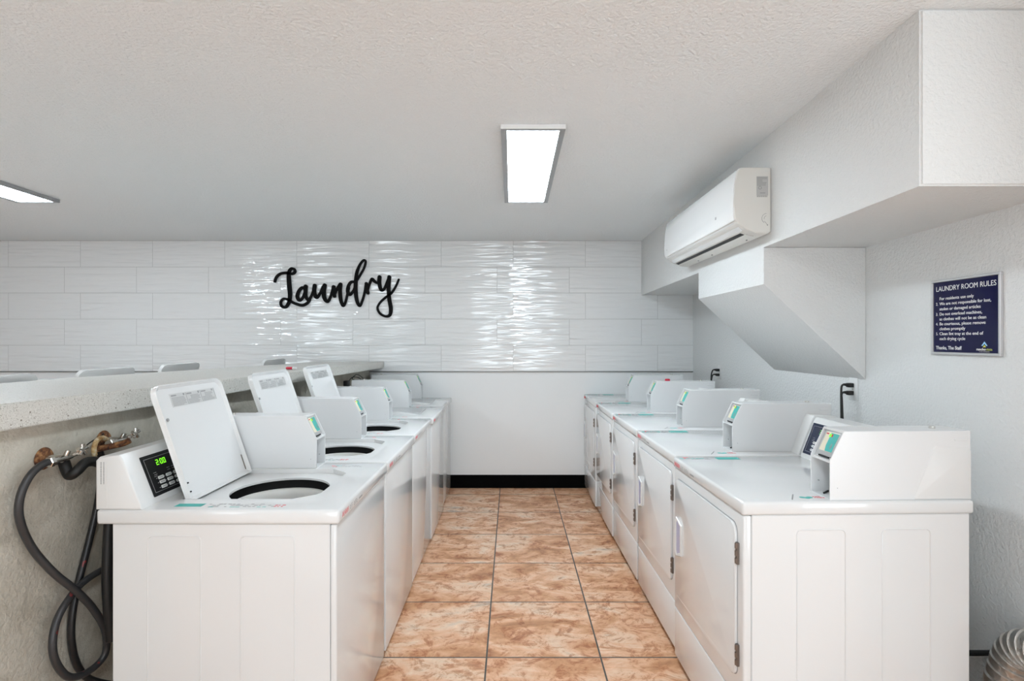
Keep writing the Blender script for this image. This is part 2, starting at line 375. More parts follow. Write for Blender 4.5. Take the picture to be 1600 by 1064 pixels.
# half wall between the two rows of machines and its worktop
def hx(Y): return -1.56 + 0.048 * (Y - 1.6)
def f_half(bm):
    a_prism(bm, [(hx(1.0), 1.0), (hx(BY), BY), (hx(BY) - 0.16, BY), (hx(1.0) - 0.16, 1.0)], 'z', 0.0, 1.166)
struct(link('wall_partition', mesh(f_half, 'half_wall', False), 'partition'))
def f_counter(bm):
    fr = [(-1.543, 1.0, 1.168, 1.252), (-1.2405, BY - 0.016, 1.172, 1.230)]
    bk = [(-2.315, 1.0, 1.168, 1.252), (-2.285, 2.8, 1.170, 1.243), (-2.02, 4.35, 1.171, 1.234), (-1.90, BY - 0.016, 1.172, 1.230)]
    L = [fr[0], fr[1], bk[3], bk[2], bk[1], bk[0]]
    lo = [bm.verts.new((x, y, a)) for (x, y, a, b) in L]; hi = [bm.verts.new((x, y, b)) for (x, y, a, b) in L]
    bm.faces.new(lo[::-1]); bm.faces.new(hi)
    for i in range(6): bm.faces.new((lo[i], lo[(i+1) % 6], hi[(i+1) % 6], hi[i]))
    bmesh.ops.bevel(bm, geom=list(bm.edges), offset=0.004, segments=2, affect='EDGES')
tag(link('countertop', mesh(f_counter, 'countertop'), 'counter'), 'long speckled grey worktop on the low wall behind the left washers', 'countertop')

# ------------------------------------------------------------------ shared machine parts
def marks(bm, rows, x0, y0, dx, dy, h, seed, fill=0.8, z=0.0004):
    """rows of tiny illegible print"""
    rnd = random.Random(seed)
    for (n, j) in rows:
        x = x0
        for k in range(n):
            w = dx * rnd.uniform(0.4, 0.95)
            if rnd.random() < fill: a_box(bm, x, x + w, y0 + j * dy, y0 + j * dy + h * rnd.uniform(0.6, 1.0), 0, z)
            x += dx
def seg7(bm, ch, x, y, w, h, t, z=0.0006):
    S7 = {'0': 'abcdef', '1': 'bc', '2': 'abged', '3': 'abgcd', '5': 'afgcd', '8': 'abcdefg'}
    m = h / 2
    R = {'a': (0, w, h-t, h), 'd': (0, w, 0, t), 'g': (0, w, m-t/2, m+t/2), 'f': (0, t, m, h), 'e': (0, t, 0, m), 'b': (w-t, w, m, h), 'c': (w-t, w, 0, m)}
    for s in S7[ch]:
        a, b, c, d = R[s]; a_box(bm, x+a, x+b, y+c, y+d, 0, z)
BOXL = 0.47
def coin_profile(inner):
    xb, h = -BOXL, 0.225
    if not inner: return [(xb, 0), (0, 0), (0, 0.13), (-0.047, h), (xb, h)]
    return [(xb, 0.002), (-0.085, 0.002), (-0.085, 0.121), (-0.001, 0.121), (-0.001, 0.1285), (-0.016, 0.1285), (-0.062, h-0.016), (-0.052, h-0.001), (-0.06, h-0.001), (xb, h-0.001)]
def f_coin(bm):
    wd = 0.110
    a_prism(bm, coin_profile(False), 'y', 0.0, 0.0035, 0.0012, 1)
    a_prism(bm, coin_profile(False), 'y', wd-0.0035, wd, 0.0012, 1)
    prof = [(-BOXL, 0.002), (-0.085, 0.002), (-0.085, 0.121), (-0.001, 0.121), (-0.001, 0.129), (-0.014, 0.129), (-0.0605, 0.2245), (-BOXL, 0.2245)]
    a_prism(bm, prof, 'y', 0.0034, wd-0.0034)
    a_box(bm, -0.084, -0.001, 0.003, wd-0.003, 0.0, 0.003)                # floor of the niche
    a_box(bm, -0.058, -0.046, 0.003, wd-0.003, 0.2165, 0.225, 0.001)      # hood over the reader
    for y in (-0.0015, wd - 0.0005):                                       # pressed pull slots on both sides
        a_prism(bm, rrect(-BOXL+0.012, -BOXL+0.055, 0.192, 0.2015, 0.0045, 4), 'y', y, y+0.002, 0.0008, 1)
def coin_box(parent, x, y, z, seed=0, lock=True):
    o = part('coin_box', 'coin_box', f_coin, 'white_box', parent, (x, y, z))
    # reader sits on the slope: bottom (-.014,.129) -> top (-.0605,.2245)
    mt = quad_frame((-0.014, 0.004, 0.1292), (0, 1, 0), (-0.0465, 0, 0.0953), 1)
    key = 'card_reader'
    if key not in CACHE:
        def fr(bm): a_prism(bm, rrect(0.008, 0.094, 0.006, 0.098, 0.005), 'z', -0.001, 0.0065, 0.0015, 2)
        me = mesh(fr, key); me.transform(mt); CACHE[key] = me
        def fc(bm):
            a_prism(bm, rrect(0.018, 0.086, 0.020, 0.088, 0.004), 'z', 0.0064, 0.0072)
        me = mesh(fc, 'reader_label'); me.transform(mt); CACHE['rl'] = me
        def ft(bm):
            a_prism(bm, [(0.050, 0.021), (0.086, 0.021), (0.086, 0.086), (0.044, 0.086), (0.044, 0.040)], 'z', 0.0071, 0.0078)
        me = mesh(ft, 'reader_teal'); me.transform(mt); CACHE['rt'] = me
        def fl(bm):
            a_box(bm, 0.040, 0.051, 0.071, 0.082, 0.0077, 0.0085)
        me = mesh(fl, 'reader_led'); me.transform(mt); CACHE['led'] = me
        def fm(bm):
            a_box(bm, 0.020, 0.034, 0.079, 0.083, 0.0071, 0.0077)
            a_box(bm, 0.051, 0.058, 0.072, 0.082, 0.0079, 0.0086)
        me = mesh(fm, 'reader_red'); me.transform(mt); CACHE['rr'] = me
        def fs(bm): a_box(bm, 0.025, 0.078, 0.000, 0.0055, 0.0, 0.005)
        me = mesh(fs, 'card_slot'); me.transform(mt); CACHE['slot'] = me
        def fw(bm):
            for k in range(3):
                P = [(0.064 + (0.004+0.004*k)*math.cos(a), 0.040 + (0.004+0.004*k)*math.sin(a), 0.0079) for a in [math.radians(q) for q in range(-60, 61, 20)]]
                a_tube(bm, P, 0.0008, 6)
        me = mesh(fw, 'contactless_mark'); me.transform(mt); CACHE['cm'] = me
    link('card_reader', CACHE[key], 'greybox', o); link('reader_label', CACHE['rl'], 'cream', o)
    link('reader_panel', CACHE['rt'], 'teal', o); link('reader_light', CACHE['led'], 'green_led', o)
    link('reader_print', CACHE['rr'], 'red', o); link('card_slot', CACHE['slot'], 'dark', o); link('contactless_mark', CACHE['cm'], 'lgrey', o)
    def flock(bm):
        a_cyl(bm, (-BOXL+0.085, 0.055, 0.2246), (-BOXL+0.085, 0.055, 0.2325), 0.0095, 16)
    part('lock', 'coin_lock', flock, 'chrome', o)
    def frod(bm):
        a_box(bm, -0.083, -0.079, 0.006, 0.020, 0.004, 0.118); a_cyl(bm, (-0.05, 0.02, 0.006), (-0.02, 0.045, 0.006), 0.003)
    part('coin_chute', 'coin_chute', frod, 'dark', o)
    for (ya, yb_) in ((0.1, 0.1102), (-0.0002, 0.01)):
        part('rivet', 'coin_rivet%.3f' % ya, lambda bm: a_cyl(bm, (-0.025, ya, 0.04), (-0.025, yb_, 0.04), 0.0016, 8), 'grey', o)
    return o
def f_console(depth, w, h):
    def fn(bm):
        x1 = depth
        a_prism(bm, [(0, 0), (x1, 0), (x1 - 0.004, 0.012), (x1 - 0.064, h - 0.012), (x1 - 0.074, h), (0.012, h - 0.006), (0, h - 0.018)], 'y', -w/2, w/2, 0.006, 3)
        a_box(bm, x1 - 0.115, x1 - 0.112, -w/2 - 0.0008, -w/2 + 0.002, 0.006, h - 0.02)   # seam of the end cap
    return fn
def control_console(parent, xb, depth, w, z, key, panelmat, digits='2:00', led='green_led', yo=0.072):
    h = 0.178
    c = part('control_console', 'console_' + key, f_console(depth, w, h), 'white_p', parent, (xb, 0, z))
    s = Vector((-0.060, 0, h - 0.024)); L = s.length
    mt = quad_frame((depth - 0.004 + 0.0012, -w/2 + yo, 0.012 + 0.0004), (0, 1, 0), s, 1)
    pw = 0.30; y0 = 0.008; ph = L - 0.014
    if 'pn_' + key not in CACHE:
        def mk(fn, nm):
            me = mesh(fn, nm); me.transform(mt); CACHE[nm + '_' + key] = me
        mk(lambda bm: a_prism(bm, rrect(0, pw, y0, ph, 0.003), 'z', -0.001, 0.0012), 'pn')
        def fb(bm):
            t = 0.0012
            for (a, b, c_, d) in ((0.012, pw-0.012, y0+0.012, y0+0.012+t), (0.012, pw-0.012, ph-0.012-t, ph-0.012), (0.012, 0.012+t, y0+0.012, ph-0.012), (pw-0.012-t, pw-0.012, y0+0.012, ph-0.012)):
                a_box(bm, a, b, c_, d, 0.001, 0.0016)
        mk(fb, 'border')
        for r in range(3):
            for c_ in range(3):
                x = 0.063 + 0.042*c_; y = y0 + (0.024, 0.041, 0.057)[r]
                mk(lambda bm: a_prism(bm, rrect(x-0.015, x+0.015, y-0.0055, y+0.0055, 0.0025, 3), 'z', 0.001, 0.003, 0.0008, 1), 'key%d%d' % (r, c_))
        def fp(bm):
            for r in range(3):
                for c_ in range(3):
                    x = 0.063 + 0.042*c_; y = y0 + (0.024, 0.041, 0.057)[r]
                    for q in range(4): a_box(bm, x-0.010+0.0052*q, x-0.0065+0.0052*q, y-0.002, y+0.002, 0.003, 0.0033)
        mk(fp, 'keyprint')
        def fg(bm):
            rnd = random.Random(3)
            for (x, y) in ((0.035, 0.085), (0.037, 0.078), (0.034, 0.072), (0.108, 0.088), (0.108, 0.08), (0.133, 0.088), (0.133, 0.08), (0.155, 0.09), (0.156, 0.082)):
                for q in range(4): a_box(bm, x+0.004*q, x+0.004*q+0.0026, y, y+0.002, 0.001, 0.0015)
            for r in range(3):
                for c_ in range(3):
                    x = 0.033 + 0.042*c_; y = y0 + (0.024, 0.041, 0.057)[r]
                    a_box(bm, x+0.006, x+0.012, y-0.001, y+0.001, 0.001, 0.0015)
        mk(fg, 'legend')
        def fd(bm):
            x = 0.066; y = 0.108
            for ch in digits:
                if ch == ':':
                    a_box(bm, x+0.001, x+0.003, y+0.005, y+0.007, 0.001, 0.0018); a_box(bm, x+0.001, x+0.003, y+0.012, y+0.014, 0.001, 0.0018); x += 0.005
                else:
                    bb = bmesh.new(); seg7(bb, ch, x, y, 0.0125, 0.020, 0.0032); bmesh.ops.translate(bb, verts=bb.verts, vec=(0, 0, 0.0011))
                    t_ = bpy.data.meshes.new('t'); bb.to_mesh(t_); bb.free(); bm.from_mesh(t_); bpy.data.meshes.remove(t_); x += 0.0165
        mk(fd, 'digits')
    p = link('control_panel', CACHE['pn_' + key], panelmat, c)
    for nm, mk_, mat in (('panel_border', 'border', 'lgrey'), ('key_print', 'keyprint', 'grey'), ('panel_legend', 'legend', 'grey'), ('display', 'digits', led)):
        link(nm, CACHE[mk_ + '_' + key], mat, c)
    for r in range(3):
        for c_ in range(3): link('key', CACHE['key%d%d_%s' % (r, c_, key)], 'button', c)
    return c
def ribs(bm, rects, yside, z1, z0, out):
    """pressed rounded rectangles on the cabinet side, as slim raised beads"""
    for (a, b) in rects:
        P = [(a, z0), (a, z1 - 0.012), (a + 0.004, z1 - 0.004), (a + 0.012, z1), (b - 0.012, z1), (b - 0.004, z1 - 0.004), (b, z1 - 0.012), (b, z0)]
        a_tube(bm, [(x, yside, z) for x, z in P], 0.0022, 8)

# ------------------------------------------------------------------ washing machines
WD, WW, WT = 0.79, 0.675, 0.886
def washer(x_front, y_near, label, lid_open, group, rz=0.0, decal=True, front_mark=False):
    t = empty('washing_machine', (0, 0, 0), rz)
    tag(t, label, 'washing machine', group)
    if rz == 0.0 or abs(rz) < 0.5: t.location = (x_front - WD/2, y_near + WW/2, 0)
    else: t.location = (x_front + WD/2, y_near + WW/2, 0)
    hd = WD/2; hw = WW/2
    def fcab(bm):
        a_box(bm, -0.350, hd - 0.034, -hw + 0.012, hw - 0.012, 0.02, 0.838, 0.003, 1)
        for x in (-0.32, 0.32):
            for y in (-0.28, 0.28): a_cyl(bm, (x, y, 0.0), (x, y, 0.03), 0.018)
    if 'washer_cab' not in CACHE:
        def fcut(bm): a_prism(bm, [(0.075 + 0.230*math.cos(2*PI*k/48), -0.03 + 0.230*math.sin(2*PI*k/48)) for k in range(48)], 'z', 0.30, 0.9)
        CACHE['washer_cab'] = boolean(mesh(fcab, 'cab0'), [mesh(fcut, 'cabcut', False)], 'washer_cab')
    cab = link('cabinet', CACHE['washer_cab'], 'white', t)
    for (k_, a_, b_) in ((0, -0.235, -0.062), (1, 0.069, 0.245)):
        for s in (-1, 1): part('pressed_rib', 'wrib%d%d' % (k_, s), lambda bm: ribs(bm, [(a_, b_)], s * (hw - 0.012), 0.797, 0.09, s), 'white', cab)
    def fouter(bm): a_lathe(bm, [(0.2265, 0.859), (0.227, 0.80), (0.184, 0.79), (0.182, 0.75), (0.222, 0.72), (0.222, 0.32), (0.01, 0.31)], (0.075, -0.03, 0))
    part('tub_shade_liner', 'tub_shade_liner', fouter, 'dark', t)  # dark liner, its colour stands in for shade in the gap round the tub
    def ffront(bm): a_box(bm, hd - 0.033, hd - 0.012, -hw + 0.010, hw - 0.010, 0.02, 0.836, 0.006, 3)
    part('front_panel', 'washer_front', ffront, 'white', t)
    if 'washer_top' not in CACHE:
        base = mesh(lambda bm: a_box(bm, -hd, hd, -hw, hw, 0.838, WT, 0.010, 3), 'b')
        x0, x1, y0, y1 = -0.190, 0.266, -0.214, 0.222
        well = [(x0, y0), (x1 - 0.075, y0), (x1 - 0.010, y0 + 0.055), (x1, y0 + 0.075), (x1, y1 - 0.075), (x1 - 0.010, y1 - 0.055), (x1 - 0.075, y1), (x0, y1)]
        c1 = mesh(lambda bm: a_prism(bm, well, 'z', WT - 0.018, WT + 0.05), 'c1', False)
        def fc2(bm):
            pts = [(0.075 + 0.176*math.cos(2*PI*k/64), -0.03 + 0.176*math.sin(2*PI*k/64)) for k in range(64)]; a_prism(bm, pts, 'z', 0.80, WT + 0.06)
        c2 = mesh(fc2, 'c2', False)
        c3 = mesh(lambda bm: a_prism(bm, [(0.075 + 0.2285*math.cos(2*PI*k/64), -0.03 + 0.2285*math.sin(2*PI*k/64)) for k in range(64)], 'z', 0.80, WT - 0.026), 'c3', False)
        CACHE['washer_top'] = boolean(base, [c1, c2, c3], 'washer_top')
        # shift of the tub opening is (0.088, 0)
    link('top_panel', CACHE['washer_top'], 'white', t)
    def ftub(bm):
        a_lathe(bm, [(0.178, 0.78), (0.178, 0.822), (0.174, 0.828), (0.164, 0.826), (0.154, 0.812), (0.152, 0.785)], (0.075, -0.03, 0))
    part('tub_ring', 'tub_ring', ftub, 'tube_white', t)
    def fbk(bm):
        r = a_lathe(bm, [(0.1525, 0.789), (0.158, 0.77), (0.158, 0.45), (0.14, 0.43), (0.0001, 0.42)], (0.075, -0.03, 0))
    part('basket', 'basket', fbk, 'steel', t)
    # lid: origin on the hinge line
    def flid(bm):
        lw, ll = 0.216, 0.425
        a_prism(bm, rrect(0.0, ll, -lw, lw, (0.038, 0.008, 0.008, 0.038)), 'z', 0.000, 0.007, 0.0025, 2)
        # rim hanging down around three sides
        outer = rrect(0.001, ll - 0.001, -lw + 0.001, lw - 0.001, (0.037, 0.007, 0.007, 0.037)); inner = rrect(0.013, ll - 0.015, -lw + 0.015, lw - 0.015, (0.027, 0.003, 0.003, 0.027))
        n = len(outer); zt, zb = 0.001, -0.014
        A = [bm.verts.new((*p, zt)) for p in outer]; B = [bm.verts.new((*p, zb)) for p in outer]
        C_ = [bm.verts.new((*p, zb)) for p in [tuple(o_*0.75 + i_*0.25 for o_, i_ in zip(a, b)) for a, b in zip(outer, inner)]]; D = [bm.verts.new((*p, -0.003)) for p in inner]
        for i in range(n):
            j = (i+1) % n
            for (P_, Q) in ((A, B), (B, C_), (C_, D)): bm.faces.new((P_[i], P_[j], Q[j], Q[i]))
        bm.faces.new(D[::-1])
        a_box(bm, 0.280, 0.308, lw - 0.006, lw + 0.004, -0.012, 0.004, 0.003, 2)     # strike lug on the long edge
    lid = part('lid', 'washer_lid', flid, 'white', t)
    lid.location = (-0.168, 0.003, WT - 0.014)
    if lid_open: lid.rotation_euler = (0, math.radians(-108.9), 0)
    else: lid.location.z = WT - 0.0025; lid.location.x = -0.162
    def flab(bm):
        a_box(bm, 0.338, 0.388, -0.132, 0.158, -0.0034, -0.0028)
    def flab2(bm):
        rnd = random.Random(5)
        for blk in range(3):
            yb = -0.124 + blk*0.095
            a_box(bm, 0.378, 0.3835, yb, yb + 0.030, -0.0039, -0.0033); a_box(bm, 0.377, 0.385, yb + 0.072, yb + 0.080, -0.0039, -0.0033)
            for r in range(7):
                x = 0.371 - r*0.0048
                a_box(bm, x, x + 0.0018, yb + (0.02 if r < 3 and blk else 0), yb + rnd.uniform(0.060, 0.082), -0.0039, -0.0033)
            a_box(bm, 0.340, 0.386, yb + 0.0885, yb + 0.0893, -0.0039, -0.0033)
    part('warning_label', 'lid_label', flab, 'label_paper', lid); part('label_print', 'lid_print', flab2, 'lgrey', lid)
    part('bumper', 'lid_bumper', lambda bm: a_cyl(bm, (0.298, -0.186, -0.003), (0.298, -0.186, -0.0075), 0.0055, 14), 'grey', lid)
    for xs_ in (0.034, 0.066): part('screw', 'lid_screw', lambda bm: a_cyl(bm, (0, 0, 0.004), (0, 0, -0.0012), 0.0028, 10), 'dark', lid, (xs_, -0.205, -0.014))
    def fsw(bm): a_box(bm, 0.020, 0.085, 0.190, 0.196, -0.0045, -0.0025, 0.0005)
    part('hinge_strap', 'lid_strap', fsw, 'hinge', lid)
    control_console(t, -hd - 0.003, 0.150, WW - 0.006, WT - 0.0005, 'w', 'black_gloss')
    def fend(bm):
        rnd = random.Random(9); y_ = -(WW - 0.006)/2
        for c_ in range(3):
            z_ = WT + 0.155
            while z_ > WT + 0.085:
                h_ = rnd.uniform(0.002, 0.005); a_box(bm, -hd + 0.014 + 0.009*c_, -hd + 0.017 + 0.009*c_, y_ - 0.0006, y_ + 0.001, z_ - h_, z_); z_ -= h_ + 0.0015
    part('end_print', 'washer_end_print', fend, 'lgrey', t)
    coin_box(t, 0.115, 0.232, WT)
    # printed strips on the worktop and on the front lip
    def fteal(bm): a_box(bm, -0.165, -0.075, -0.300, -0.268, 0, 0.0004)
    def fprint(bm):
        marks(bm, [(15, 0), (15, 1), (13, 2)], -0.06, -0.302, 0.0155, 0.013, 0.007, 11, 0.55)
        marks(bm, [(8, 0), (7, 1)], 0.205, 0.265, 0.012, 0.014, 0.007, 14, 0.7)
    def fred(bm): marks(bm, [(3, 0), (3, 1)], 0.165, -0.302, 0.012, 0.014, 0.008, 12, 0.9); marks(bm, [(3, 0), (3, 1)], 0.165, 0.262, 0.010, 0.014, 0.008, 2, 0.9)
    def ft2(bm): marks(bm, [(12, 0)], -0.05, -0.306, 0.018, 0.013, 0.006, 15, 0.5); marks(bm, [(3, 0)], 0.185, 0.275, 0.010, 0.01, 0.012, 7, 1)
    if decal:
        part('instruction_label', 'dec_teal', fteal, 'teal', t, (0, 0, WT)); part('instruction_print', 'dec_print', fprint, 'grey', t, (0, 0, WT))
        part('instruction_print', 'dec_red', fred, 'red', t, (0, 0, WT)); part('instruction_print', 'dec_t2', ft2, 'teal', t, (0, 0, WT))
        lip_print(t, hd, WT, -0.305)
    return t
M['label_paper'] = plain('label_paper', (0.54, 0.54, 0.53), 0.5)
def lip_print(t, hd, zt, y0):
    """red word, black signs and a dark block on the front lip"""
    mt = quad_frame((hd - 0.0002, 0, zt - 0.036), (0, 1, 0), (0, 0, 1), 1)
    if ('lipr', hd) not in CACHE:
        def fr(bm):
            for k in range(4):
                x = y0 + 0.001 + k*0.018
                a_tube(bm, [(x, 0.002, 0), (x + 0.002, 0.020, 0)], 0.0009, 5); a_tube(bm, [(x + 0.013, 0.002, 0), (x + 0.012, 0.02, 0)], 0.0009, 5)
                a_tube(bm, [(x + 0.001, 0.011 if k % 2 else 0.003, 0), (x + 0.013, 0.011 if k % 2 else 0.018, 0)], 0.0008, 5)
        def fk(bm):
            for k in range(5):
                x = y0 + 0.088 + k*0.016 + (0.012 if k > 1 else 0)
                a_tube(bm, [(x, 0.003, 0), (x, 0.018, 0)], 0.0011, 5); a_tube(bm, [(x, 0.018 if k % 2 else 0.003, 0), (x + 0.009, 0.018 if k % 2 else 0.003, 0)], 0.0011, 5)
                a_tube(bm, [(x + 0.001, 0.011, 0), (x + 0.008, 0.011, 0)], 0.0009, 5)
            for k in range(6): a_box(bm, y0 + 0.195 + 0.007*k, y0 + 0.2005 + 0.007*k, 0.006, 0.012, 0, 0.0008)
        a = mesh(fr, 'lip_red'); a.transform(mt); b = mesh(fk, 'lip_black'); b.transform(mt)
        CACHE[('lipr', hd)] = a; CACHE[('lipk', hd)] = b
    link('front_print', CACHE[('lipr', hd)], 'red', t); link('front_print', CACHE[('lipk', hd)], 'grey', t)

GW = 'coin washers in the left row'
washer(-0.560, 1.747, 'nearest white coin washer on the left, lid open, green 2:00 display', True, GW)
washer(-0.562, 2.443, 'second coin washer on the left, with open lid, behind the nearest one', True, GW)
washer(-0.568, 3.140, 'middle coin washer of the left row, smallest of the three open lids', True, GW)
washer(-0.560, 3.830, 'fourth coin washer on the left, lid closed, beside the black adapter', False, GW)
washer(-0.580, 4.520, 'last coin washer of the left row against the tiled back wall, lid closed', False, GW)
G2 = 'washers behind the low worktop'
for (lx, yc, lab) in ((-2.345, 2.42, 'washer behind the worktop whose raised lid edge is leftmost in the photo'),
                     (-2.345, 3.10, 'washer behind the worktop showing the widest raised lid edge'),
                     (-2.345, 3.785, 'washer behind the worktop, lid edge showing above the nearest left open lid'),
                     (-2.09, 4.70, 'washer behind the worktop nearest the back wall, tiny lid edge showing')):
    washer(lx - 0.275 - WD/2, yc - WW/2, lab, True, G2, PI, decal=False)
G3 = 'machines in the farthest left row'
washer(-3.925 + WD/2, 4.26 - WW/2, 'far left washer whose coin box shows a tiny green light over the worktop', False, G3, decal=False)

# ------------------------------------------------------------------ dryers
DD, DW, DT = 0.765, 0.686, 0.914
def dryer(x_front, y_near, label, yaw, box_off):
    hd = DD/2; hw = DW/2
    t = empty('clothes_dryer', (0, 0, 0), PI + yaw); tag(t, label, 'dryer', 'coin dryers in the right row')
    # near front corner is local (hd, hw)
    R = Matrix.Rotation(PI + yaw, 3, 'Z'); off = R @ Vector((hd, hw, 0))
    t.location = Vector((x_front, y_near, 0)) - off
    def fcab(bm):
        a_box(bm, -hd + 0.008, hd - 0.034, -hw + 0.006, hw - 0.006, 0.02, 0.869, 0.003, 1)
        for s in (-1, 1): ribs(bm, [(-0.242, -0.082), (0.040, 0.200)], s * (hw - 0.006), 0.820, 0.09, s)
        for x in (-0.32, 0.32):
            for y in (-0.28, 0.28): a_cyl(bm, (x, y, 0.0), (x, y, 0.03), 0.018)
    part('cabinet', 'dryer_cab', fcab, 'white', t)
    def fup(bm): a_box(bm, hd - 0.033, hd - 0.005, -hw + 0.004, hw - 0.004, 0.2445, 0.868, 0.006, 3)
    def flo(bm): a_box(bm, hd - 0.033, hd - 0.005, -hw + 0.004, hw - 0.004, 0.03, 0.2425, 0.005, 3)
    part('front_panel', 'dryer_front', fup, 'white', t); part('lower_panel', 'dryer_lower', flo, 'white', t)
    def ftop(bm): a_box(bm, -hd - 0.004, hd, -hw, hw, 0.869, DT, 0.010, 3)
    part('top_panel', 'dryer_top', ftop, 'white', t)
    xf = hd - 0.005
    def fgask(bm): a_prism(bm, rrect(-0.306, 0.300, 0.318, 0.832, 0.034), 'x', xf - 0.002, xf + 0.0010)
    part('door_seal', 'dryer_seal', fgask, 'grey', t)
    def fdoor(bm): a_prism(bm, rrect(-0.304, 0.298, 0.320, 0.829, 0.032), 'x', xf - 0.001, xf + 0.010, 0.004, 3)
    d = part('door', 'dryer_door', fdoor, 'white', t)
    yc, zh = -0.262, 0.578
    hexo = [(yc - 0.022, zh - 0.086), (yc + 0.046, zh - 0.066), (yc + 0.046, zh + 0.066), (yc - 0.022, zh + 0.086), (yc - 0.036, zh + 0.07), (yc - 0.036, zh - 0.07)]
    hexi = [(yc + (p[0] - yc)*0.55, zh + (p[1] - zh)*0.84) for p in hexo]
    def fhan(bm):
        A = [bm.verts.new((xf + 0.009, *p)) for p in hexo]; B = [bm.verts.new((xf + 0.0135, yc + (p[0]-yc)*0.92, zh + (p[1]-zh)*0.975)) for p in hexo]
        C_ = [bm.verts.new((xf + 0.0135, yc + (p[0]-yc)*0.70, zh + (p[1]-zh)*0.90)) for p in hexo]; D = [bm.verts.new((xf + 0.0105, *p)) for p in hexi]
        for i in range(6):
            j = (i+1) % 6
            for (P_, Q) in ((A, B), (B, C_), (C_, D)): bm.faces.new((P_[i], P_[j], Q[j], Q[i]))
    part('handle', 'dryer_handle', fhan, 'white_p', d)
    part('handle_recess', 'dryer_handle_in', lambda bm: a_prism(bm, hexi, 'x', xf + 0.0098, xf + 0.0108), 'lavender', d)
    def fhin(bm):
        for z in (0.44, 0.735)[0:1]:
            pass
        a_box(bm, 0, 0.009, 0.0, 0.013, -0.036, 0.036, 0.001, 1)
        for k in range(3): a_cyl(bm, (0.009, 0.0065, -0.032 + k*0.025), (0.009, 0.0065, -0.016 + k*0.025), 0.0045, 10)
    for z in (0.40, 0.735): part('hinge', 'dryer_hinge', fhin, 'hinge', t, (xf, 0.300, z))
    control_console(t, -hd - 0.003, 0.195, DW - 0.02, DT - 0.0005, 'd', 'navy_gloss', '30', 'green_dim', 0.012)
    coin_box(t, 0.0875, hw - box_off - 0.110, DT)
    def fteal(bm): a_box(bm, 0.105, 0.205, -0.320, -0.278, 0, 0.0004)
    def fprint(bm):
        marks(bm, [(8, 0), (9, 1), (7, 2)], 0.222, -0.322, 0.0145, 0.015, 0.008, 21, 0.6)
        a_tube(bm, [(0.172, 0.262, 0), (0.205, 0.318, 0)][::1], 0.002, 6)
    def ft2(bm):
        marks(bm, [(6, 0.2)], 0.24, -0.305, 0.022, 0.012, 0.009, 23, 0.6)
        for k in range(3): a_cyl(bm, (0.158 - 0.012*k, 0.295 + 0.006*(k % 2), 0), (0.158 - 0.012*k, 0.295 + 0.006*(k % 2), 0.0004), 0.010, 12)
    def fred(bm):
        marks(bm, [(2, 0), (2, 1)], 0.325, -0.322, 0.012, 0.016, 0.009, 24, 1); marks(bm, [(4, 0), (4, 1)], 0.085, 0.285, 0.010, 0.012, 0.007, 25, 0.9)
    part('instruction_label', 'ddec_teal', fteal, 'teal', t, (0, 0, DT)); part('instruction_print', 'ddec_print', fprint, 'grey', t, (0, 0, DT))
    part('instruction_print', 'ddec_t2', ft2, 'teal', t, (0, 0, DT)); part('instruction_print', 'ddec_red', fred, 'red', t, (0, 0, DT))
    lip_print(t, hd, DT, -0.325)
    return t
DRY = []
DRY.append(dryer(0.743, 1.739, 'nearest white coin dryer on the right, its plain side facing the camera', math.radians(1.5), 0.012))
DRY.append(dryer(0.739, 2.447, 'second coin dryer on the right, in front of the wall outlet with two plugs', math.radians(1.0), 0.075))
DRY.append(dryer(0.728, 3.160, 'middle coin dryer of the five in the right row', math.radians(0.9), 0.070))
DRY.append(dryer(0.714, 3.860, 'fourth coin dryer on the right, red cap on its coin box', math.radians(0.3), 0.060))
DRY.append(dryer(0.700, 4.555, 'last coin dryer of the right row, in the corner by the tiled back wall', 0.0, 0.055))

# ------------------------------------------------------------------ ceiling lights
def ceiling_light(x0, y0, label):
    w, L = 0.300, 1.28
    zt = zc(y0 + L/2) - 0.001; zb = zt - 0.022
    t = empty('ceiling_light', (x0 + w/2, y0 + L/2, zt)); t.rotation_euler = (-0.0122, 0, 0); tag(t, label, 'ceiling light', 'flat panel ceiling lights')
    h = zt - zb
    def ffr(bm):
        a_prism(bm, [(-w/2, 0.0), (-w/2, -h), (-w/2 + 0.027, -h), (-w/2 + 0.030, -h + 0.006), (-w/2 + 0.030, 0.0)], 'y', -L/2, L/2)
        a_prism(bm, [(w/2, 0.0), (w/2, -h), (w/2 - 0.027, -h), (w/2 - 0.030, -h + 0.006), (w/2 - 0.030, 0.0)], 'y', -L/2, L/2)
        for s in (-1, 1): a_box(bm, -w/2 + 0.028, w/2 - 0.028, min(s*L/2, s*(L/2 - 0.02)), max(s*L/2, s*(L/2 - 0.02)), -h, 0)
    part('frame', 'light_frame', ffr, 'alu', t)
    part('end_cap', 'light_cap', lambda bm: a_box(bm, -w/2 - 0.001, w/2 + 0.001, -L/2 - 0.003, -L/2 - 0.0002, -h + 0.001, -0.001), 'plate', t)
    part('end_cap', 'light_cap2', lambda bm: a_box(bm, -w/2 - 0.001, w/2 + 0.001, L/2 + 0.0002, L/2 + 0.003, -h + 0.001, -0.001), 'plate', t)
    part('diffuser', 'light_diff', lambda bm: a_box(bm, -w/2 + 0.029, w/2 - 0.029, -L/2 + 0.019, L/2 - 0.019, -h + 0.004, -h + 0.008), 'lamp', t)
ceiling_light(-0.051, 2.500, 'rectangular panel light over the aisle in a brushed metal frame')
ceiling_light(-3.472, 2.500, 'panel light cut off by the left edge of the photo')
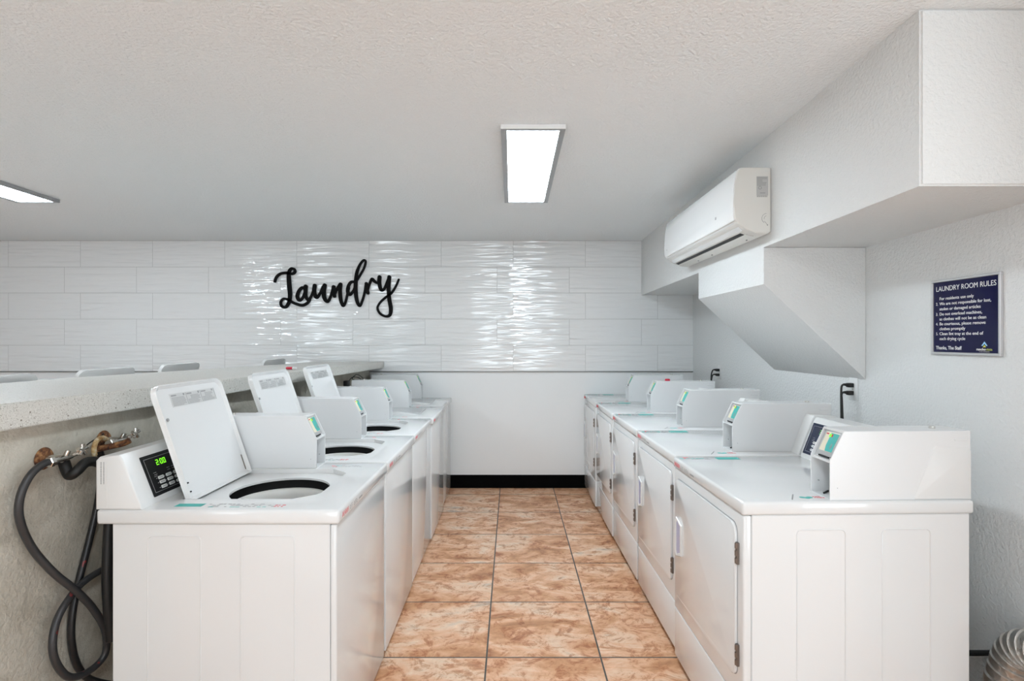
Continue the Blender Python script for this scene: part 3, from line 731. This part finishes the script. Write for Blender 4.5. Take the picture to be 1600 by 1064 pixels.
# lamps added out of frame, above and behind the camera, to brighten the room
ceiling_light(-0.052, -0.9, 'unseen panel light added behind the camera, over the aisle, to brighten the room')
ceiling_light(-3.472, -0.9, 'unseen panel light added behind the camera, left side, to brighten the room')

# ------------------------------------------------------------------ air conditioner
def aircon():
    y0, y1 = 2.600, 3.775
    t = empty('air_conditioner', (1.2515, (y0 + y1)/2, 1.95)); tag(t, 'white split air conditioner mounted high on the soffit face', 'air conditioner')
    L = (y1 - y0)/2
    # profile: (x, z), x negative is out from the wall
    prof = [(0, 0.012), (0, 0.318), (-0.02, 0.324), (-0.135, 0.322), (-0.155, 0.314), (-0.166, 0.300), (-0.176, 0.24), (-0.181, 0.15), (-0.180, 0.085), (-0.174, 0.066), (-0.158, 0.048), (-0.12, 0.022), (-0.07, 0.004), (-0.02, 0.0)]
    def fb(bm): a_prism(bm, prof, 'y', -L, L, 0.008, 3)
    part('body', 'ac_body', fb, 'ac_side', t)
    fp = [(-0.134, 0.3245), (-0.157, 0.3165), (-0.1685, 0.302), (-0.1795, 0.24), (-0.1845, 0.15), (-0.1835, 0.083), (-0.1775, 0.066), (-0.170, 0.070), (-0.174, 0.15), (-0.168, 0.25), (-0.150, 0.305), (-0.134, 0.318)]
    def ff(bm): a_prism(bm, fp, 'y', -L + 0.004, L - 0.002, 0.004, 3)
    part('front_panel', 'ac_front', ff, 'ac', t)
    # bottom: air outlet slot and louver on the slanted underside
    s = Vector((0.052, 0, -0.044 + 0.018)).normalized()
    def fslot(bm): a_prism(bm, [(-0.134, 0.0295), (-0.095, 0.0105), (-0.093, 0.018), (-0.131, 0.037)], 'y', -L + 0.085, L - 0.035)
    part('air_outlet', 'ac_slot', fslot, 'black', t)
    def flou(bm): a_prism(bm, [(-0.1715, 0.0615), (-0.126, 0.0225), (-0.124, 0.0255), (-0.168, 0.0645)], 'y', -L + 0.03, L - 0.03, 0.001, 1)
    part('louver', 'ac_louver', flou, 'ac', t)
    def flou2(bm): a_prism(bm, [(-0.097, 0.0075), (-0.060, -0.0015), (-0.060, 0.003), (-0.096, 0.012)], 'y', -L + 0.06, L - 0.03, 0.001, 1)
    part('lower_trim', 'ac_lower', flou2, 'ac_side', t)
    def fscrew(bm):
        for y in (-L + 0.16, 0.05, L - 0.3): a_cyl(bm, (-0.05, y, -0.003), (-0.05, y, 0.004), 0.004, 10)
    part('screw', 'ac_screw', fscrew, 'grey', t)
    def flb(bm): a_box(bm, -0.072, -0.016, -L - 0.0006, -L + 0.001, 0.185, 0.278)
    part('rating_label', 'ac_label', flb, 'label_grey', t)
    def flp(bm):
        rnd = random.Random(2)
        for r in range(7): a_box(bm, -0.070, -0.070 + rnd.uniform(0.025, 0.05), -L - 0.0012, -L - 0.0005, 0.271 - r*0.0062, 0.2735 - r*0.0062)
        for k in range(12):
            a = 2*PI*k/12; a_cyl(bm, (-0.055 + 0.007*math.cos(a), -L - 0.0012, 0.223 + 0.007*math.sin(a)), (-0.055 + 0.007*math.cos(a), -L, 0.223 + 0.007*math.sin(a)), 0.0018, 6)
        for k in range(11): a_box(bm, -0.070 + 0.0047*k, -0.0675 + 0.0047*k, -L - 0.0012, -L - 0.0005, 0.178, 0.184 + 0.002*(k % 2))
        a_box(bm, -0.055, -0.030, -L - 0.0012, -L - 0.0005, 0.196, 0.199)
    part('label_print', 'ac_lprint', flp, 'grey', t)
    def fcirc(bm):
        for (r, a0, a1) in ((0.024, 95, 250), (0.013, 100, 200)):
            P = [(-0.022 + r*math.cos(math.radians(a)), -L - 0.0004, 0.075 + r*math.sin(math.radians(a))) for a in range(a0, a1, 12)]
            a_tube(bm, P, 0.0009, 5)
        a_tube(bm, [(-0.034, -L - 0.0004, 0.062), (-0.020, -L - 0.0004, 0.045)], 0.0009, 5)
        a_cyl(bm, (-0.019, -L - 0.001, 0.043), (-0.019, -L + 0.001, 0.043), 0.0028, 8)
    part('pipe_knockout', 'ac_knock', fcirc, 'grey', t)
    def flogo(bm):
        a_box(bm, -0.1835, -0.180, L - 0.075, L - 0.045, 0.098, 0.106); a_box(bm, -0.1845, -0.180, L - 0.064, L - 0.056, 0.106, 0.112)
    part('logo', 'ac_logo', flogo, 'dark', t)
    part('indicator_window', 'ac_ind', lambda bm: a_box(bm, -0.1843, -0.180, -L + 0.215, -L + 0.235, 0.118, 0.132), 'lgrey', t)
M['label_grey'] = plain('rating_label_paper', (0.50, 0.50, 0.49), 0.5)
aircon()

# ------------------------------------------------------------------ script lettering on the tile
def lettering():
    K = 1.0 / (1600 / 280.0 * 160.4)       # strokes are drafted on a grid of this pitch
    XO, ZO = (400 - 800) / 160.4, CAM_H + (532 - 380) / 160.4
    strokes = [
      [(178,345,20),(192,306,22),(228,276,22),(285,268,24),(332,276,24),(357,258,22),(348,234,22),(322,232,24),(304,262,28),(302,310,34),(307,390,36),(313,460,34),(306,520,30),(285,562,26),(262,573,24),(236,558,22),(232,525,20),(256,498,20),(298,506,22),(345,534,24),(415,556,26),(462,540,24),(488,508,22)],
      [(446,402,28),(418,400,24),(392,430,28),(378,478,30),(396,512,26),(424,490,20),(444,440,18)],
      [(452,388,34),(450,430,32),(454,480,28),(478,508,24),(505,465,18),(528,395,18)],
      [(532,380,32),(527,440,34),(548,486,28),(578,452,20),(604,390,18)],
      [(620,378,34),(612,440,36),(622,500,32),(648,522,26),(672,480,20),(694,400,18)],
      [(700,392,32),(702,440,32),(708,476,28)],
      [(706,470,20),(728,415,20),(756,368,22)],
      [(762,368,30),(757,430,32),(764,510,30),(785,560,24),(806,525,20),(824,450,20),(836,400,20)],
      [(885,348,24),(855,350,24),(832,385,28),(826,435,30),(846,460,26),(876,425,20),(896,370,18)],
      [(908,330,22),(940,280,18),(972,220,18),(984,168,18),(968,155,18),(938,188,20),(910,252,26),(898,330,32),(895,420,34),(906,510,30),(930,560,24),(954,518,20),(976,440,20),(986,380,22)],
      [(990,362,28),(996,405,32),(1004,446,28)],
      [(1000,440,18),(1018,370,20),(1040,322,24),(1062,342,26),(1088,356,22),(1104,336,18)],
      [(1108,305,34),(1106,360,34),(1122,418,28),(1150,408,22),(1174,350,20),(1190,310,22)],
      [(1194,305,34),(1188,390,34),(1194,500,34),(1208,580,34),(1200,640,28),(1162,654,22),(1112,628,20),(1090,578,18),(1116,528,18),(1162,486,20),(1214,446,20),(1252,388,18),(1279,326,16)]]
    bm = bmesh.new(); y0, y1 = BY - 0.034, BY - 0.0135
    for li, st in enumerate(strokes):
        pts = smooth_path([(a, b, c) for a, b, c in st], 8)
        yy0 = y0 + 0.0003 * li                                   # strokes overlap; keep faces from coinciding
        L, R_ = [], []
        P = [(XO + p.x*K, ZO - p.y*K, p.z*K*0.5) for p in pts]
        for i, (x, z, r) in enumerate(P):
            ax, az = P[max(i-1, 0)][:2]; bx, bz = P[min(i+1, len(P)-1)][:2]
            d = math.hypot(bx-ax, bz-az) or 1; nx, nz = -(bz-az)/d, (bx-ax)/d
            L.append((x+nx*r, z+nz*r)); R_.append((x-nx*r, z-nz*r))
        fL = [bm.verts.new((x, yy0, z)) for x, z in L]; fR = [bm.verts.new((x, yy0, z)) for x, z in R_]
        bL = [bm.verts.new((x, y1, z)) for x, z in L]; bR = [bm.verts.new((x, y1, z)) for x, z in R_]
        for i in range(len(P)-1):
            for q in ((fL[i], fL[i+1], fR[i+1], fR[i]), (bL[i+1], bL[i], bR[i], bR[i+1]), (fL[i+1], fL[i], bL[i], bL[i+1]), (fR[i], fR[i+1], bR[i+1], bR[i])): bm.faces.new(q)
        for e in (0, -1):
            x, z, r = P[e]; a_prism(bm, [(x + r*math.cos(2*PI*k/14), z + r*math.sin(2*PI*k/14)) for k in range(14)], 'y', yy0 + 0.0001, y1)
    me = finish(bm, 'lettering', False)
    tag(link('wall_lettering', me, 'letters'), 'black cursive word Laundry mounted on the white tiled back wall', 'wall sign')
lettering()

# ------------------------------------------------------------------ rules sign on the right wall
def rules_sign():
    y0, y1, z0, z1 = 1.930, 2.252, 1.379, 1.684
    t = empty('rules_sign', (RX, y1, z1)); tag(t, 'dark blue laundry room rules sign in a silver frame on the right wall', 'sign')
    W_, H_ = y1 - y0, z1 - z0
    # sign-plane frame: local x runs right as read (-Y), local y up, origin top left
    mt = Matrix(((0, 0, -1, 0), (-1, 0, 0, 0), (0, 1, 0, 0), (0, 0, 0, 1)))
    def put(name, me, mat):
        me.transform(mt); return link(name, me, mat, t)
    b = 0.010
    def ffr(bm):
        for (a, c, d, e) in ((0, W_, -b, 0), (0, W_, -H_, -H_ + b), (0, b, -H_ + b, -b), (W_ - b, W_, -H_ + b, -b)): a_box(bm, a, c, d, e, 0.0005, 0.012, 0.0015, 1)
    put('frame', mesh(ffr, 'sign_frame'), 'alu_light')
    put('sign_face', mesh(lambda bm: a_box(bm, b, W_ - b, -H_ + b, -b, 0.0005, 0.006), 'sign_face', False), 'signblue')
    lines = [('LAUNDRY ROOM RULES', 0.022, 0.047, 0.0285, 0.80, 0.0), ('For residents use only', 0.040, 0.083, 0.0172, 1.06, 0.0001),
             ('2.', 0.022, 0.104, 0.0165, 0.9, 0), ('We are not responsible for lost,', 0.040, 0.104, 0.0172, 1.06, 0.0001), ('stolen or damaged articles', 0.040, 0.125, 0.0172, 1.06, 0.0001),
             ('3.', 0.022, 0.146, 0.0165, 0.9, 0), ('Do not overload machines,', 0.040, 0.146, 0.0172, 1.06, 0.0001), ('as clothes will not be as clean', 0.040, 0.166, 0.0172, 1.06, 0.0001),
             ('4.', 0.022, 0.186, 0.0165, 0.9, 0), ('Be courteous, please remove', 0.040, 0.186, 0.0172, 1.06, 0.0001), ('clothes promptly', 0.040, 0.206, 0.0172, 1.06, 0.0001),
             ('5.', 0.022, 0.226, 0.0165, 0.9, 0), ('Clean lint tray at the end of', 0.040, 0.226, 0.0172, 1.06, 0.0001), ('each drying cycle', 0.040, 0.246, 0.0172, 1.06, 0.0001),
             ('Thanks, The Staff', 0.022, 0.284, 0.0195, 0.93, 0.0003)]
    for (s, x, y, size, wd, bold) in lines:
        me = text_mesh(s, size, 0.0003, wd, bold)
        vx = [v.co.x for v in me.vertices]; ext = max(vx) - min(vx)
        lim = (W_ - 0.024 - x) if s.startswith('LAUNDRY') else (W_ - 0.028 - x if s.startswith('We') else None)
        if s.startswith('LAUNDRY'): me.transform(Matrix.Diagonal((lim / ext, 1, 1, 1)))
        elif lim and ext > lim: me.transform(Matrix.Diagonal((lim / ext, 1, 1, 1)))
        me.transform(Matrix.Translation((x, -y, 0.0064)))
        put('sign_heading' if s.startswith('LAUNDRY') else 'sign_text', me, 'signtext')
    def frt(bm): a_prism(bm, [(0.2375, -0.268), (0.2505, -0.252), (0.2635, -0.268), (0.258, -0.268), (0.2505, -0.2595), (0.243, -0.268)], 'z', 0.006, 0.0067)
    put('logo_roof', mesh(frt, 'logo_roof', False), 'skyblue')
    put('logo_peak', mesh(lambda bm: a_prism(bm, [(0.2440, -0.273), (0.2505, -0.2645), (0.2570, -0.273)], 'z', 0.006, 0.0067), 'logo_peak', False), 'yellow')
    for (wd, xa, xb, mt_) in (('rancho', 0.216, 0.2555, 'signtext'), ('vista', 0.257, 0.284, 'olive')):
        me = text_mesh(wd, 0.0125, 0.0003, 1.0, 0.0003); vx = [v.co.x for v in me.vertices]
        me.transform(Matrix.Diagonal(((xb - xa) / (max(vx) - min(vx)), 1, 1, 1))); me.transform(Matrix.Translation((xa, -0.285, 0.0064))); put('logo_text', me, mt_)
    def ftg(bm): marks(bm, [(12, 0)], 0.228, -0.291, 0.0037, 0.004, 0.003, 4, 0.95, 0.0067)
    put('tagline', mesh(ftg, 'tagline', False), 'grey')
rules_sign()

# ------------------------------------------------------------------ outlets and power cords
def outlet(y, z, label):
    t = empty('wall_outlet', (RX, y, z)); tag(t, label, 'outlet', 'outlets on the right wall')
    part('cover_plate', 'out_plate', lambda bm: a_box(bm, -0.006, -0.0004, -0.036, 0.036, -0.058, 0.058, 0.0025, 2), 'plate', t)
    def fs(bm):
        for s in (-0.020, 0.020): a_prism(bm, rrect(-0.017, 0.017, s-0.014, s+0.014, 0.008), 'x', -0.0075, -0.005)
    part('socket', 'out_sock', fs, 'plate', t)
    part('screw', 'out_screw', lambda bm: a_cyl(bm, (-0.0075, 0, 0), (-0.005, 0, 0), 0.003, 8), 'grey', t)
def cord(y, z, dz, owner, drop, dy):
    bpy.context.view_layer.update()
    def fpl(bm):
        a_box(bm, -0.028, -0.0006, -0.013, 0.013, -0.011, 0.011, 0.003, 2)
        a_tube(bm, [(-0.026, 0, 0.002), (-0.040, 0, 0.003), (-0.048, 0, 0.004)], lambda i: (0.009, 0.007, 0.005)[i], 10)
    M4 = owner.matrix_world.inverted() @ Matrix.Translation((RX - 0.007, y, z + dz))
    def fc(bm):
        a_tube(bm, smooth_path([(-0.046, 0, 0.004), (-0.060, -0.006, -0.006), (-0.066, -0.012 + dy*0.3, -0.04), (-0.068, -0.016 + dy*0.5, -0.12), (-0.072, -0.022 + dy*0.8, -0.22), (-0.085, -0.03 + dy, -drop*0.8), (-0.20, -0.03 + dy, -drop)], 8), 0.0052, 8)
    me = mesh(fc, 'cable'); me.transform(M4); c = link('power_cord', me, 'black', owner)
    def fpl(bm):
        a_box(bm, -0.028, -0.0006, -0.013, 0.013, -0.011, 0.011, 0.003, 2)
        a_tube(bm, [(-0.026, 0, 0.002), (-0.040, 0, 0.003), (-0.048, 0, 0.004)], lambda i: (0.009, 0.007, 0.005)[i], 10)
    me = mesh(fpl, 'plug'); me.transform(M4); link('plug', me, 'black', c)
outlet(2.775, 1.186, 'outlet plate behind the second right dryer, under the sloped chase')
outlet(4.56, 1.166, 'smaller looking outlet plate farther back, behind the last right dryers')
cord(2.775, 1.186, 0.020, DRY[1], 0.80, 0.0)
cord(2.775, 1.186, -0.020, DRY[1], 0.76, -0.02)
cord(4.56, 1.166, 0.020, DRY[4], 0.80, 0.05)
cord(4.56, 1.166, -0.020, DRY[4], 0.76, 0.03)

# ------------------------------------------------------------------ dryer exhaust hose behind the nearest dryer
def duct():
    P = smooth_path([(1.640, 1.93, 0.055), (1.662, 1.86, 0.12), (1.672, 1.83, 0.22), (1.682, 1.815, 0.32), (1.688, 1.79, 0.395), (1.691, 1.74, 0.435), (1.692, 1.67, 0.445), (1.690, 1.60, 0.42), (1.688, 1.55, 0.36), (1.685, 1.54, 0.27), (1.68, 1.54, 0.14), (1.68, 1.54, 0.07)], 26)
    def rad(i): return 0.0600 + 0.0050 * (((i * 0.1) % 1.0) ** 0.5) if i % 10 else 0.0570
    me = mesh(lambda bm: a_tube(bm, P, rad, 28), 'duct')
    tag(link('exhaust_hose', me, 'foil'), 'silver foil flexible dryer duct in the lower right corner by the wall', 'duct')
    Q = smooth_path([(1.50, 1.99, 0.285), (1.57, 1.98, 0.286), (1.62, 1.98, 0.288), (1.70, 1.98, 0.288), (1.759, 1.98, 0.288)], 6)
    tag(link('gas_pipe', mesh(lambda bm: a_tube(bm, Q, 0.010, 10), 'gas_pipe'), 'black'), 'short black pipe between the nearest dryer and the right wall', 'pipe')
duct()

# ------------------------------------------------------------------ water taps and hoses on the low wall, left
def tap(y, z, label, big):
    x = hx(y); t = empty('water_tap', (x, y, z)); tag(t, label, 'water tap', None)
    part('flange', 'tap_flange', lambda bm: [a_lathe(bm, [(0.0001, 0.010), (0.018, 0.011), (0.032, 0.007), (0.037, 0.0005), (0.037, 0.0001)], (0, 0, 0), 'x', 28)], 'rust', t)
    def fb(bm):
        a_tube(bm, [(0.004, 0, 0), (0.045, 0, 0), (0.062, 0.0, -0.002)], 0.0125, 14)
        a_tube(bm, [(0.052, -0.030, -0.004), (0.052, -0.012, -0.002), (0.052, 0.02, -0.002), (0.054, 0.045, -0.001)], lambda i: (0.0135, 0.012, 0.013, 0.010)[i], 14)
        a_tube(bm, [(0.054, 0.020, 0.0), (0.062, 0.024, 0.022)], 0.008, 12)
        a_tube(bm, [(0.054, 0.040, -0.002), (0.064, 0.060, 0.006)], 0.0075, 12)
    part('valve_body', 'tap_body', fb, 'chrome', t)
    part('hose_nut', 'tap_nut', lambda bm: a_prism(bm, [(0.052 + 0.017*math.cos(k*PI/3), -0.004 + 0.017*math.sin(k*PI/3)) for k in range(6)], 'y', -0.044, -0.026, 0.002, 1), 'chrome', t)
    def fh(bm):
        a_tube(bm, [(0.062, 0.060, 0.014), (0.075, 0.066, 0.016)], 0.006, 10)
        for k in range(5):
            a = 2*PI*k/5 + 0.3; a_tube(bm, [(0.076, 0.066, 0.016), (0.076, 0.066 + 0.020*math.cos(a), 0.016 + 0.020*math.sin(a))], lambda i: (0.005, 0.0065)[i], 8)
    part('handle', 'tap_handle', fh, 'chrome', t)
tap(1.785, 1.045, 'nearer water tap with a round rusty flange on the low left wall', True)
tap(2.030, 1.060, 'farther water tap, just behind the nearest washer console, on the low wall', True)
h1 = [(88, 721, -1.500), (70, 724, -1.500), (48, 742, -1.505), (32, 775, -1.515), (31, 812, -1.52), (50, 856, -1.518), (85, 896, -1.49), (120, 924, -1.465), (146, 952, -1.458), (164, 985, -1.458), (164, 1022, -1.465), (140, 1048, -1.478), (110, 1058, -1.487), (90, 1040, -1.492), (82, 1010, -1.495), (88, 972, -1.498), (106, 938, -1.497), (130, 910, -1.497), (165, 888, -1.490), (200, 878, -1.44)]
P1 = smooth_path([at_x(*q) for q in h1], 8)
tag(link('water_hose', mesh(lambda bm: a_tube(bm, P1, 0.0118, 12), 'hose1'), 'hose'), 'grey rubber water hose looping in front of the low wall from the near tap', 'hose')
h2 = [(155, 704, -1.508), (159, 718, -1.512), (158, 745, -1.512), (152, 790, -1.515), (138, 850, -1.527), (124, 905, -1.530), (113, 960, -1.530), (112, 1005, -1.529), (122, 1042, -1.525), (142, 1062, -1.51), (175, 1070, -1.47)]
P2 = smooth_path([at_x(*q) for q in h2], 8)
tag(link('water_hose', mesh(lambda bm: a_tube(bm, P2, 0.0118, 12), 'hose2'), 'hose_b'), 'black water hose hanging from the farther tap beside the nearest washer', 'hose')
h3 = [(100, 722, -1.525), (108, 742, -1.50), (120, 736, -1.475), (136, 722, -1.47), (156, 724, -1.455), (168, 742, -1.435), (172, 790, -1.42), (169, 850, -1.415), (168, 920, -1.412), (174, 1000, -1.41)]
P3 = smooth_path([at_x(*q) for q in h3], 8)
tag(link('drain_hose', mesh(lambda bm: a_tube(bm, P3, lambda i: 0.017, 14), 'hose3'), 'black'), 'thick black drain hose bent down between the low wall and the nearest washer', 'hose')
h4 = [(148, 711, -1.478), (147, 700, -1.476), (151, 689, -1.480), (160, 684, -1.49), (168, 688, -1.505)]
P4 = smooth_path([at_x(*q) for q in h4], 6)
tag(link('pipe_insulation', mesh(lambda bm: a_tube(bm, P4, lambda i: 0.0085, 12), 'foam'), 'foam'), 'curved tan insulation sleeve around the pipe behind the nearest washer', 'insulation')
P5 = smooth_path([at_x(*q) for q in [(122, 708, -1.53), (140, 692, -1.515), (158, 681, -1.50), (162, 677, -1.49)]], 6)
tag(link('wire', mesh(lambda bm: a_tube(bm, P5, 0.0022, 6), 'wire'), 'black'), 'thin black wire sticking up behind the nearest washer console', 'wire')
P6 = smooth_path([at_x(*q) for q in [(150, 702, -1.50), (170, 698, -1.47), (192, 693, -1.43), (203, 688, -1.41)]], 6)
tag(link('water_pipe', mesh(lambda bm: a_tube(bm, P6, 0.011, 10), 'pipe'), 'rust'), 'rusty pipe lying behind the nearest washer console, at the insulation sleeve', 'pipe')

# ------------------------------------------------------------------ small things
def lighter():
    t = empty('lighter', (-1.50, 3.66, 1.2375 + 0.0105)); t.rotation_euler = (0, 0, math.radians(-8)); tag(t, 'small red lighter with a white end lying on the worktop edge', 'lighter')
    part('body', 'lighter_body', lambda bm: a_tube(bm, [(-0.036, 0, 0), (-0.03, 0, 0), (0.012, 0, 0)], lambda i: (0.007, 0.0095, 0.0095)[i], 14), 'lighter', t)
    part('cap', 'lighter_cap', lambda bm: a_tube(bm, [(0.0121, 0, 0), (0.032, 0, 0), (0.038, 0, 0)], lambda i: (0.0098, 0.0098, 0.007)[i], 14), 'white_p', t)
lighter()
def adapter():
    y = 4.56; x = hx(y); t = empty('power_adapter', (x, y, 1.06)); tag(t, 'black power adapter with a loose cable on the low wall behind the fourth washer', 'adapter')
    part('housing', 'adp', lambda bm: a_box(bm, 0.0006, 0.038, -0.034, 0.034, -0.030, 0.036, 0.004, 2), 'black', t)
    P = smooth_path([(0.03, 0.03, 0.032), (0.06, 0.02, 0.062), (0.11, -0.01, 0.066), (0.15, -0.02, 0.045), (0.115, 0.01, 0.04), (0.06, 0.02, 0.05), (0.09, 0.03, 0.085), (0.13, 0.02, 0.075), (0.165, 0.0, 0.05)], 8)
    part('cable', 'adp_c', lambda bm: a_tube(bm, P, 0.003, 8), 'black', t)
adapter()
def cap(bm): a_lathe(bm, [(0.0001, 0.014), (0.014, 0.014), (0.018, 0.010), (0.019, 0.0), (0.0001, 0.0)], (0, 0, 0), 'z', 20)
o = link('bottle_cap', mesh(cap, 'cap'), 'lighter', None, (1.150, 3.985, DT + 0.2252)); tag(o, 'small red cap lying on the coin box of the fourth right dryer', 'cap')
